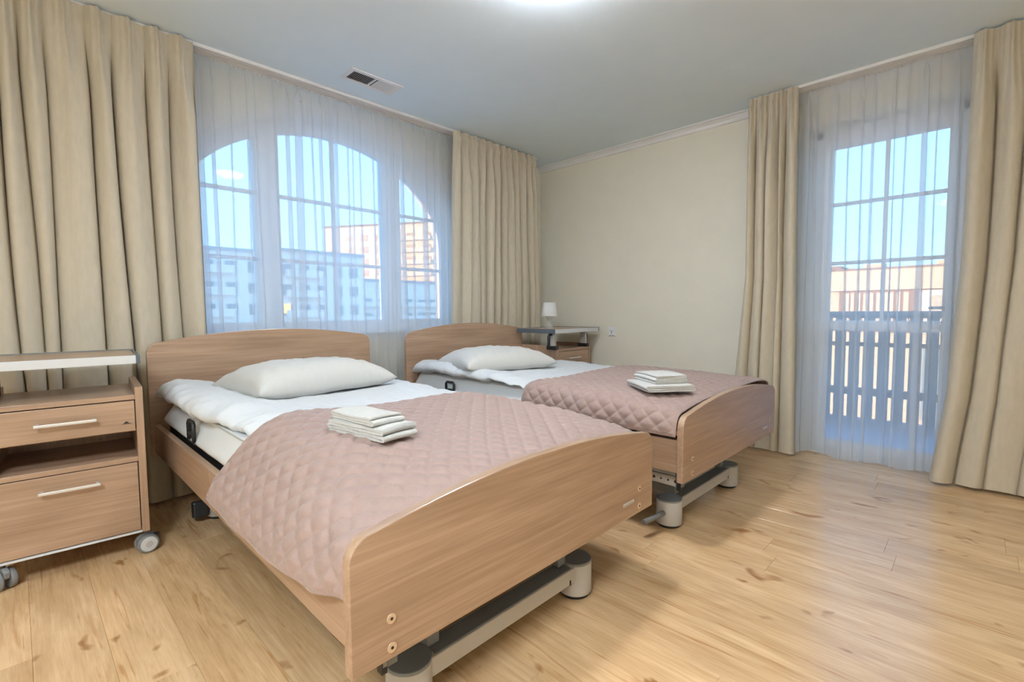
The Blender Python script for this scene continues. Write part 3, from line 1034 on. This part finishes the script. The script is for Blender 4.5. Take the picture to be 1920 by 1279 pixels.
duvet(B2, 'white duvet on the farther bed, partly under its pink bedspread', dv2, 11.7, -0.2)


# quilted bedspreads
def spread(B, label, secs, x0, x1, seed, flare):
    N, NX = 330, 190
    sec = []; lens = []
    for x, p in secs:
        q, L_ = resample(p, N); sec.append((x, q)); lens.append(L_)
    Lm = sum(lens) / len(lens)
    p_ = 0.057
    P = []
    for i in range(NX + 1):
        u = i / NX
        row = []
        for j in range(N):
            s = Lm * j / (N - 1)
            q = j / (N - 1)
            xx = x0 + (x1 - x0) * u
            # head edge swings a little on the drop side
            xe = xx - flare * (1 - u) * math.exp(-(q / 0.14) ** 2)
            sc = interp_sections(sec, xx, N)
            yy, zz = sc[j]
            j0, j1 = max(j - 1, 0), min(j + 1, N - 1)
            ty, tz = sc[j1] - sc[j0]
            tl = math.hypot(ty, tz) or 1
            ny, nz_ = -tz / tl, ty / tl
            a = (s * 1.12 + xx) / (p_ * 1.414); b = (s * 1.12 - xx) / (p_ * 1.414)
            puff = (abs(math.sin(PI * a)) * abs(math.sin(PI * b))) ** 0.42
            edge = min(1.0, min(i, NX - i) / 9, min(j, N - 1 - j) / 9)
            h = 0.0100 * puff * edge
            drop = math.exp(-(q / 0.2) ** 2)
            h += 0.006 * nz(xx * 5 + seed, s * 4) + 0.009 * drop * nz(xx * 7 + seed, s * 3, 4.0)
            h += 0.0016 * nz(xx * 75 + seed, s * 32, a) * puff * edge
            if min(i, NX - i, j, N - 1 - j) < 3: h -= 0.003
            row.append((xe, yy + ny * h, zz + nz_ * h))
        P.append(row)
    o = MB().grid(P).build('bedspread', M['quilt'])
    so = o.modifiers.new('thickness', 'SOLIDIFY'); so.thickness = 0.006; so.offset = -1
    return tag(place(o, B), label, 'bedspread', 'pink quilted bedspreads')


sp1 = [(-0.95, loc1([(0.400, 0.385), (0.425, 0.44), (0.468, 0.495), (0.53, 0.568), (0.60, 0.618), (0.68, 0.641), (0.80, 0.633), (0.90, 0.624), (1.15, 0.616), (1.35, 0.616), (1.52, 0.603), (1.60, 0.578), (1.637, 0.53), (1.655, 0.47), (1.66, 0.42)])),
       (-0.45, loc1([(0.405, 0.375), (0.425, 0.42), (0.458, 0.485), (0.515, 0.555), (0.58, 0.600), (0.67, 0.622), (0.80, 0.618), (0.92, 0.612), (1.15, 0.607), (1.35, 0.605), (1.52, 0.595), (1.60, 0.574), (1.637, 0.53), (1.655, 0.47), (1.66, 0.42)])),
       (-0.16, loc1([(0.412, 0.392), (0.422, 0.43), (0.445, 0.485), (0.48, 0.535), (0.54, 0.565), (0.64, 0.587), (0.78, 0.595), (0.92, 0.597), (1.15, 0.596), (1.35, 0.590), (1.50, 0.578), (1.58, 0.562), (1.632, 0.53), (1.655, 0.47), (1.66, 0.42)])),
       (-0.035, loc1([(0.434, 0.415), (0.437, 0.455), (0.444, 0.495), (0.464, 0.524), (0.52, 0.545), (0.63, 0.567), (0.78, 0.582), (0.92, 0.588), (1.15, 0.588), (1.35, 0.577), (1.50, 0.560), (1.575, 0.545), (1.62, 0.52), (1.65, 0.47), (1.66, 0.42)]))]
sp2 = [(-0.95, loc2([(1.918, 0.482), (1.925, 0.52), (1.938, 0.562), (1.965, 0.592), (2.03, 0.610), (2.14, 0.605), (2.28, 0.604), (2.42, 0.606), (2.65, 0.611), (2.85, 0.612), (3.0, 0.604), (3.09, 0.585), (3.128, 0.55), (3.145, 0.50), (3.15, 0.44)])),
       (-0.45, loc2([(1.915, 0.462), (1.922, 0.50), (1.936, 0.545), (1.965, 0.578), (2.03, 0.598), (2.14, 0.600), (2.28, 0.602), (2.42, 0.605), (2.65, 0.609), (2.85, 0.609), (3.0, 0.602), (3.09, 0.584), (3.128, 0.55), (3.145, 0.50), (3.15, 0.44)])),
       (-0.03, loc2([(1.915, 0.460), (1.922, 0.495), (1.934, 0.53), (1.96, 0.558), (2.02, 0.570), (2.13, 0.580), (2.28, 0.588), (2.42, 0.594), (2.65, 0.597), (2.85, 0.598), (3.0, 0.592), (3.08, 0.583), (3.125, 0.563), (3.142, 0.52), (3.15, 0.46)]))]
spread(B1, 'pink quilted bedspread draped over the nearer bed and its side rail', sp1, -0.93, -0.0295, 2.0, 0.03)
spread(B2, 'pink quilted bedspread on the farther bed', sp2, -0.93, -0.032, 8.0, 0.0)


# ------------------------------------------------------------------ pillows
def pillow(loc, rz, label, w=0.72, d=0.50, h=0.16, seed=0.0, tilt=0.0):
    N, Mm = 64, 48
    top, bot = [], []
    for i in range(N + 1):
        u = -1 + 2 * i / N
        rt_, rb_ = [], []
        for j in range(Mm + 1):
            v_ = -1 + 2 * j / Mm
            e = max(0.0, (1 - abs(u) ** 3.0)) ** 0.46 * max(0.0, (1 - abs(v_) ** 2.8)) ** 0.46
            pinch = 1 - 0.07 * (1 - abs(u)) ** 0.5 * abs(v_) ** 3 * 0.6
            px = d / 2 * v_ * (1 - 0.06 * (1 - u * u) * abs(v_) ** 2)
            py = w / 2 * u * (1 - 0.05 * (1 - v_ * v_) * abs(u) ** 2)
            wr = 0.014 * nz(u * 2.2 + seed, v_ * 2.2, 1) * e + 0.010 * nz(u * 6 + seed, v_ * 3 + u * 3, 2) * e ** 0.5
            edge = 0.012 * nz(u * 3 + seed, v_ * 3, 7)
            zt = h * 0.74 * e * (1 + 0.10 * v_ - 0.08 * u) + wr + 0.036 + edge * (1 - e)
            zb = 0.036 - 0.034 * min(1, e * 2.2) + edge * (1 - e)
            rt_.append((px, py, zt)); rb_.append((px, py, zb))
        top.append(rt_); bot.append(rb_)
    mb = MB().grid(top).grid(bot)
    me = mb.build('pillow', M['pillow'])
    bm = bmesh.new(); bm.from_mesh(me.data)
    bmesh.ops.remove_doubles(bm, verts=bm.verts, dist=0.0004)
    bmesh.ops.recalc_face_normals(bm, faces=bm.faces)
    bm.to_mesh(me.data); bm.free()
    me.location = loc; me.rotation_euler = (0, tilt, rz)
    return tag(me, label, 'pillow', 'white pillows')


pillow((-2.50, 1.055, 0.606), R(6), 'plump white pillow on the nearer bed', 0.74, 0.52, 0.165, 1.0)
pillow((-2.44, 2.36, 0.603), R(-14), 'white pillow on the farther bed', 0.70, 0.50, 0.15, 6.0)


# ------------------------------------------------------------------ towels
def towel(loc, rz, label, length, width, layers, th, seed, group, gap=0.0012):
    """folded towel: one ribbon running back and forth along local x, extruded along local y."""
    pts = []
    r = (th + gap) / 2
    rnd = random.Random(seed)
    for k in range(layers):
        z = th / 2 + k * (th + gap)
        j0 = rnd.uniform(-0.006, 0.006); j1 = rnd.uniform(-0.006, 0.006)
        xs = np.linspace(-length / 2 + r + j0, length / 2 - r + j1, 18)
        if k % 2: xs = xs[::-1]
        for x in xs:
            pts.append([x, z + 0.0015 * nz(x * 12 + seed, k)])
        if k < layers - 1:
            xe = xs[-1]; sg = 1 if k % 2 == 0 else -1
            for a in np.linspace(-PI / 2, PI / 2, 7)[1:-1]:
                pts.append([xe + sg * r * 1.25 * math.cos(a), z + r + r * math.sin(a)])
    p = np.array(pts)
    t = np.gradient(p, axis=0); t /= np.linalg.norm(t, axis=1)[:, None] + 1e-9
    nrm = np.stack([-t[:, 1], t[:, 0]], 1)
    loop = list(map(tuple, p + nrm * th / 2)) + list(map(tuple, (p - nrm * th / 2)[::-1]))
    P = []
    ny = 14
    for i in range(ny + 1):
        yy = -width / 2 + width * i / ny
        e = 1.0
        row = []
        for (x, z) in loop:
            f = z / (layers * th)
            dome = 0.004 * (1 - (2 * i / ny - 1) ** 2)
            w = 0.003 * nz(x * 9 + seed, yy * 9, z * 20)
            row.append((x + 0.004 * nz(yy * 10 + seed, z * 30), yy + 0.003 * nz(x * 14, z * 60 + seed) , max(0.0002, z + (dome + w) * f - 0.002 * (abs(2 * i / ny - 1) > 0.99) * 0)))
        P.append(row)
    mb = MB().grid(P, wrap_v=True)
    n = len(loop); m = n // 2
    for base in (0, ny):
        row = P[base]
        mb.add(row, [(k, k + 1, n - 2 - k, n - 1 - k) for k in range(m - 1)])
    o = mb.build('towel', M['terry'])
    o.location = loc; o.rotation_euler = (0, 0, rz)
    return tag(o, label, 'towel', group)


towel((-1.335, 0.752, 0.629), R(8), 'larger folded towel, lower one on the nearer bed', 0.265, 0.125, 4, 0.0082, 3, 'folded towels')
towel((-1.358, 0.750, 0.629 + 4 * 0.0094 + 0.002), R(4), 'smaller folded towel on top, nearer bed', 0.215, 0.112, 3, 0.0062, 8, 'folded towels')
towel((-1.125, 2.21, 0.614), R(52), 'larger folded towel, lower one on the farther bed', 0.235, 0.255, 3, 0.0085, 5, 'folded towels')
towel((-1.135, 2.235, 0.614 + 3 * 0.0098 + 0.003), R(58), 'smaller folded towel on top, farther bed', 0.165, 0.21, 4, 0.0085, 14, 'folded towels')


# ------------------------------------------------------------------ bedside cabinets with over-bed tray
def bar_handle(parent, y0, y1, z):
    MB().box(0.022, 0.032, y0, y1, z - 0.005, z + 0.005).box(0.0, 0.024, y0 + 0.004, y0 + 0.014, z - 0.005, z + 0.005).box(
        0.0, 0.024, y1 - 0.014, y1 - 0.004, z - 0.005, z + 0.005).build('handle', M['alu'], parent, bev=0.0015)


def caster(t, x, y_, rz):
    """twin-wheel swivel caster with brake tab."""
    c = Matrix.Translation((x, y_, 0)) @ Matrix.Rotation(rz, 4, 'Z')
    def tr(mb):
        mb.v = [tuple(c @ Vector(p)) for p in mb.v]; return mb
    hs = tr(MB().prism([(-0.03, 0.05), (0.0, 0.032), (0.03, 0.045), (0.034, 0.068), (0.018, 0.084), (-0.02, 0.084)], 'y', -0.009, 0.009)).build('caster', M['greyd'], t, bev=0.003)
    tr(MB().cyl((0, 0, 0), 0.01, 0.08, 0.098, 14)).build('stem', M['greyd'], hs)
    tr(MB().box(-0.045, -0.025, -0.012, 0.012, 0.058, 0.066)).build('brake_tab', M['black'], hs, bev=0.003)
    for sg in (-1, 1):
        y0 = sg * 0.010
        a = Vector((0, sg, 0))
        w = tr(MB().tube([Vector((0, y0, 0.038)), Vector((0, y0 + sg * 0.004, 0.038)), Vector((0, y0 + sg * 0.016, 0.038)), Vector((0, y0 + sg * 0.019, 0.038))], [0.036, 0.038, 0.038, 0.034], 32)).build('tyre', M['greyd'], hs)
        tr(MB().tube([Vector((0, y0 + sg * 0.019, 0.038)), Vector((0, y0 + sg * 0.0215, 0.038))], [0.031, 0.029], 32)).build('wheel_disc', M['silver'], w)
        tr(MB().tube([Vector((0, y0 + sg * 0.021, 0.038)), Vector((0, y0 + sg * 0.0235, 0.038))], [0.013, 0.011], 24)).build('hub_cap', M['greyp'], w)


def cabinet(loc, rz, label, flip, tray_z, tray, badge, W=0.462, posts=None):
    """local frame: front face at x=0 looking +x; y from 0 (left) to W; origin on the floor."""
    D = 0.43
    t = thing('bedside_cabinet', label, 'bedside cabinet', loc, rz, 'bedside cabinets on casters')
    for y0 in (0.0, W - 0.026):
        MB().box(-D, 0.0, y0, y0 + 0.026, 0.098, 0.702).build('side_panel', M['oak_z'], t, bev=0.0015)
    a, b = 0.026, W - 0.026
    MB().box(-D + 0.01, -0.002, a, b, 0.652, 0.672).build('top', M['oak_y'], t, bev=0.0015)
    MB().box(-D + 0.006, -D + 0.016, a, b, 0.10, 0.652).build('back_panel', M['oak_z'], t)
    MB().box(-D + 0.016, -0.004, a, b, 0.396, 0.416).build('shelf', M['oak_y'], t, bev=0.0015)
    MB().box(-D + 0.016, -0.022, a, b, 0.520, 0.532).build('drawer_floor', M['oak_y'], t)
    MB().box(-D + 0.016, -0.012, a, b, 0.103, 0.121).build('bottom', M['oak_y'], t)
    MB().box(-0.012, 0.0, a, b, 0.098, 0.106).build('bottom_strip', M['silver'], t, bev=0.001)
    dr = MB().box(-0.020, -0.002, a + 0.003, b - 0.003, 0.526, 0.648).build('drawer', M['oak_y'], t, bev=0.0015)
    bar_handle(dr, 0.14, 0.315, 0.590)
    dd = MB().box(-0.020, -0.002, a + 0.003, b - 0.003, 0.110, 0.393).build('door', M['oak_y'], t, bev=0.0015)
    bar_handle(dd, 0.14, 0.315, 0.338)
    if badge:
        bz = 0.553; by = 0.405
        bd = MB().prism([(by - 0.012, bz + 0.004), (by + 0.012, bz + 0.004), (by, bz + 0.014)], 'x', -0.002, -0.0012).build('badge', M['black'], dr)
        MB().prism([(by - 0.018, bz), (by - 0.013, bz + 0.0015), (by + 0.013, bz + 0.0015), (by + 0.018, bz), (by + 0.018, bz + 0.001), (by + 0.01, bz + 0.006), (by + 0.012, bz + 0.0024), (by - 0.014, bz + 0.0024)], 'x', -0.002, -0.0014).build('badge_line', M['red'], bd)
    for x, y_, rr in ((-0.03, 0.03, 0.5), (-0.035, W - 0.012, -1.35), (-D + 0.05, 0.03, 0.3), (-D + 0.05, W - 0.03, -0.4)):
        caster(t, x, y_, rr)
    # tray
    tx0, tx1, ty0, ty1 = tray
    z = tray_z
    tr = MB().box(tx0, tx1 - 0.006, ty0, ty1, z - 0.024, z - 0.001).build('tray', M['oak_y'], t, bev=0.0015)
    MB().box(tx1 - 0.006, tx1, ty0, ty1, z - 0.034, z).build('edge_strip', M['silver'], tr, bev=0.002)
    MB().box(tx0 - 0.004, tx0, ty0, ty1, z - 0.03, z + 0.004).build('rear_lip', M['greyd'], tr, bev=0.001)
    for s0, s1 in ((ty0 - 0.012, ty0), (ty1, ty1 + 0.012)):
        MB().box(tx0 - 0.004, tx1, s0, s1, z - 0.034, z + 0.002).build('end_cap', M['blued'], tr, bev=0.003)
    zt = 0.672
    for yy in (posts or (ty0 + 0.055, ty1 - 0.135)):
        xm = tx1 - 0.075
        MB().box(xm - 0.03, xm + 0.03, yy - 0.014, yy + 0.014, zt + 0.03, z - 0.03).build('tray_post', M['greyp'] if flip else M['greyd'], t, bev=0.003)
        MB().box(xm - 0.05, xm + 0.05, yy - 0.022, yy + 0.022, zt, zt + 0.032).build('tray_clamp', M['black'], t, bev=0.006)
        MB().box(tx0 + 0.03, tx1 - 0.03, yy - 0.016, yy + 0.016, z - 0.036, z - 0.024).build('tray_runner', M['blued'], t, bev=0.002)
        k = 1 if (yy > (ty0 + ty1) / 2 or posts) else -1
        y2 = yy + k * 0.05
        MB().tube([(xm, yy, z - 0.045), (xm, y2 - k * 0.012, z - 0.045), (xm, y2, z - 0.06), (xm, y2, zt + 0.035), (xm, y2 - k * 0.012, zt + 0.018), (xm, yy, zt + 0.018)], 0.012, 10).build('tray_bow', M['black'], t)
    return t


# nearer cabinet: front right corner at (-2.45, 0.35)
def cab_loc(xr, yr, rz, W=0.462):
    return (xr + W * math.sin(rz), yr - W * math.cos(rz), 0)


rz1 = R(-5.0)
cabinet((-2.45 + 0.462 * math.sin(rz1), 0.352 - 0.462 * math.cos(rz1), 0), rz1,
        'oak bedside cabinet beside the nearer bed, cut by the left picture edge', False, 0.832, (-0.41, 0.0, -0.17, 0.447), True, posts=(-0.13, -0.006))
rz2 = R(1.0)
cabinet((-2.54, 3.168, 0), rz2, 'oak bedside cabinet in the far corner with the lamp on its tray', True, 0.844, (-0.38, 0.04, -0.07, 0.575), False, 0.50)

# ------------------------------------------------------------------ table lamp
lx, ly, lz = -2.72, 3.288, 0.8445
t = thing('table_lamp', 'small table lamp with white shade and clear glass foot', 'table lamp', (lx, ly, lz))
MB().lathe([(0.002, 0.001), (0.046, 0.0), (0.048, 0.004), (0.040, 0.012), (0.022, 0.03), (0.011, 0.046), (0.010, 0.058), (0.016, 0.075), (0.027, 0.092), (0.035, 0.104), (0.033, 0.107), (0.002, 0.107)], (0, 0, 0), 36).build('glass_foot', M['lampglass'], t)
MB().lathe([(0.004, 0.107), (0.036, 0.107), (0.036, 0.113), (0.014, 0.117), (0.014, 0.15), (0.004, 0.15)], (0, 0, 0), 24).build('socket', M['white'], t)
MB().lathe([(0.071, 0.108), (0.0545, 0.228), (0.0530, 0.228), (0.0695, 0.108), (0.071, 0.108)], (0, 0, 0), 48).build('lamp_shade', M['shade'], t)
MB().cyl((0, 0, 0), 0.052, 0.205, 0.207, 32).build('shade_ring', M['white'], t)

# ------------------------------------------------------------------ call switch on back wall
t = thing('wall_switch', 'white nurse call plate on the cream wall', 'wall switch', (-2.43, YB, 0.801))
MB().box(-0.042, 0.042, -0.009, 0, -0.044, 0.044).build('plate', M['white'], t, bev=0.003)
rk = MB().box(-0.030, 0.030, -0.013, -0.008, -0.026, 0.030).build('rocker', M['pvc'], t, bev=0.002)
MB().prism([(-0.004, -0.012), (0.0, -0.016), (0.004, -0.012), (0.0025, 0.004), (0.0, 0.012), (-0.0025, 0.004)], 'y', -0.0136, -0.0128).build('figure_mark', M['red'], rk)
cm = MB()
for sg in (-1, 1):
    for rr in (0.011, 0.016):
        cm.tube([(sg * rr * math.cos(a), -0.0132, 0.010 + rr * math.sin(a)) for a in np.linspace(-0.5, 0.6, 6)], 0.0012, 6)
cm.build('wave_mark', M['print'], rk)
MB().box(-0.024, 0.024, -0.0098, -0.0088, -0.036, -0.032).build('caption', M['print'], t)


# ------------------------------------------------------------------ balcony
struct(MB().box(-3.0, 2.2, YB + WT, 5.22, -0.18, -0.03).build('floor_balcony', M['bgrey']), 'grey balcony floor outside the door', 'balcony floor')
rl = thing('balcony_railing', 'grey board railing on the balcony outside the door', 'railing', (-0.4, 5.11, -0.03))
bm_ = MB().box(-0.0395, 0.0395, -0.009, 0.009, 0.06, 0.968).mesh('board', M['slat'])
for k in range(-14, 15):
    sub(bm_, 'board', rl, (-0.058 + 0.103 * k, 0, 0))
for z0, z1 in ((0.945, 1.005), (0.70, 0.735), (0.27, 0.335)):
    MB().box(-1.6, 1.6, 0.010, 0.04, z0, z1).build('cross_rail', M['slat'], rl)
MB().box(-1.6, 1.6, -0.03, 0.03, 0.968, 1.004).build('hand_rail', M['slat'], rl, bev=0.004)
MB().box(-1.6, 1.6, -0.04, 0.04, 0.0, 0.07).build('kerb', M['bgrey'], rl)

struct(MB().box(-260, 160, -60, 260, -4.3, -4.0).build('ground', M['ground']), 'ground around the house', 'ground')


# ------------------------------------------------------------------ buildings outside
def block(name, label, p0, p1, z1, mat, wins, nrm_depth=9.0, z0=-4.0, roof=True, wmat='bwin', bands=None, group='apartment blocks outside'):
    """facade from p0 to p1 (plan), seen from the room; local x along facade, local y into the block."""
    a = math.atan2(p1[1] - p0[1], p1[0] - p0[0])
    L_ = math.hypot(p1[0] - p0[0], p1[1] - p0[1])
    t = thing(name, label, 'building', (p0[0], p0[1], z0), a, group)
    MB().box(0, L_, 0, nrm_depth, 0, z1 - z0).build('wall', M[mat], t)
    if roof:
        MB().box(-0.3, L_ + 0.3, -0.4, nrm_depth + 0.3, z1 - z0, z1 - z0 + 0.35).build('roof', M['broof'] if mat != 'cream' else M['bbrown'], t)
    cols, rows, ww, hh, m0, m1, zz0, dz = wins
    me = MB().box(-ww / 2, ww / 2, -0.06, 0.05, 0, hh).mesh('window', M[wmat])
    for i in range(cols):
        for j in range(rows):
            sub(me, 'window', t, (m0 + (L_ - m0 - m1) * (i / max(1, cols - 1)), 0, zz0 - z0 + dz * j))
    if bands:
        bx0, bx1, bd, bh, bmat = bands
        bme = MB().box(bx0 * L_, bx1 * L_, -bd, 0, 0, bh).mesh('balcony', M[bmat])
        for j in range(rows):
            sub(bme, 'balcony', t, (0, 0, zz0 - z0 + dz * j - 0.25))
    return t


# long low blocks in shade (their fronts look away from the sun)
def west(name, label, x, ya, yb, z1, mat, wins, **k):
    return block(name, label, (x, ya), (x, yb), z1, mat, wins, **k)


lb = west('apartment_block', 'pale low block in shade at the left of the arched window', -70, 2, 24.6, 9.1, 'bwhite', (8, 4, 1.3, 1.4, 2, 2, -2.0, 2.8), bands=(0.45, 0.8, 1.0, 1.0, 'bwhite'))
lb2 = west('apartment_block', 'pale low block in shade in the middle of the arched window', -69, 25.0, 38.0, 9.5, 'bwhite', (5, 4, 1.3, 1.5, 1.5, 1.5, -2.2, 2.8), bands=(0.1, 0.5, 1.0, 1.0, 'bwhite'))
MB().box(1.0, 1.9, -0.12, 0.0, 4.9, 6.2).build('yellow_patch', M['yellow'], lb2)  # small yellow emissive box on the facade
west('apartment_block', 'white block with balcony bands below the sunlit tower', -79, 37.5, 63.0, 6.6, 'bwhite', (9, 3, 1.4, 1.2, 1.2, 1.2, -3.0, 2.6), nrm_depth=0.8, bands=(0.0, 1.0, 0.9, 0.9, 'bwhite'))
# sunlit tower
block('apartment_tower', 'tall cream apartment tower in golden sun with brown windows', (-116.8, 54.4), (-78, 77.8), 21.8, 'cream', (11, 8, 2.2, 1.5, 2.5, 2, -1.5, 2.8), nrm_depth=14, wmat='bwinw', bands=(0.33, 0.62, 0.9, 1.0, 'cream'))

# house across the balcony
hs = block('terrace_house', 'cream house with glazed front across from the balcony', (-4.7, 25.0), (4.5, 25.0), 2.62, 'cream', (1, 1, 0.1, 0.1, 4.4, 4.4, 2.0, 1.0), nrm_depth=6, roof=False, group='houses outside')
MB().box(-0.1, 9.3, -0.18, 0.0, 5.75, 6.60).build('fascia', M['cream'], hs)
MB().box(-0.15, 9.35, -0.22, 6.0, 6.60, 6.68).build('roof', M['bbrown'], hs)
MB().box(0.35, 9.2, -0.05, 0.0, 4.0, 5.75).build('recess', M['bbrown'], hs)
for k in range(10):
    MB().box(0.55 + 0.22 * k, 0.55 + 0.22 * k + (0.12 if k % 3 else 0.16), -0.10, -0.05, 4.0, 5.65).build('pillar', M['cream'], hs)
MB().box(0.45, 2.9, -0.12, -0.04, 4.72, 4.80).build('transom', M['bbrown'], hs)
MB().box(3.0, 9.2, -0.12, -0.04, 4.0, 5.7).build('render_panel', M['bwhite'], hs)
MB().box(3.35, 3.75, -0.14, -0.1, 4.9, 5.5).build('window', M['bwin'], hs)
for x0, x1 in ((1.05, 1.75), (3.45, 4.3)):
    MB().box(x0, x1, 1.0, 1.8, 6.68, 6.92).build('roof_light', M['cream'], hs)
h2 = block('terrace_house', 'pale house at the left edge beyond the balcony railing', (-8.5, 31.0), (-5.6, 31.0), 2.9, 'cream', (2, 1, 0.5, 0.6, 0.8, 0.8, 0.5, 1.0), nrm_depth=5, group='houses outside')
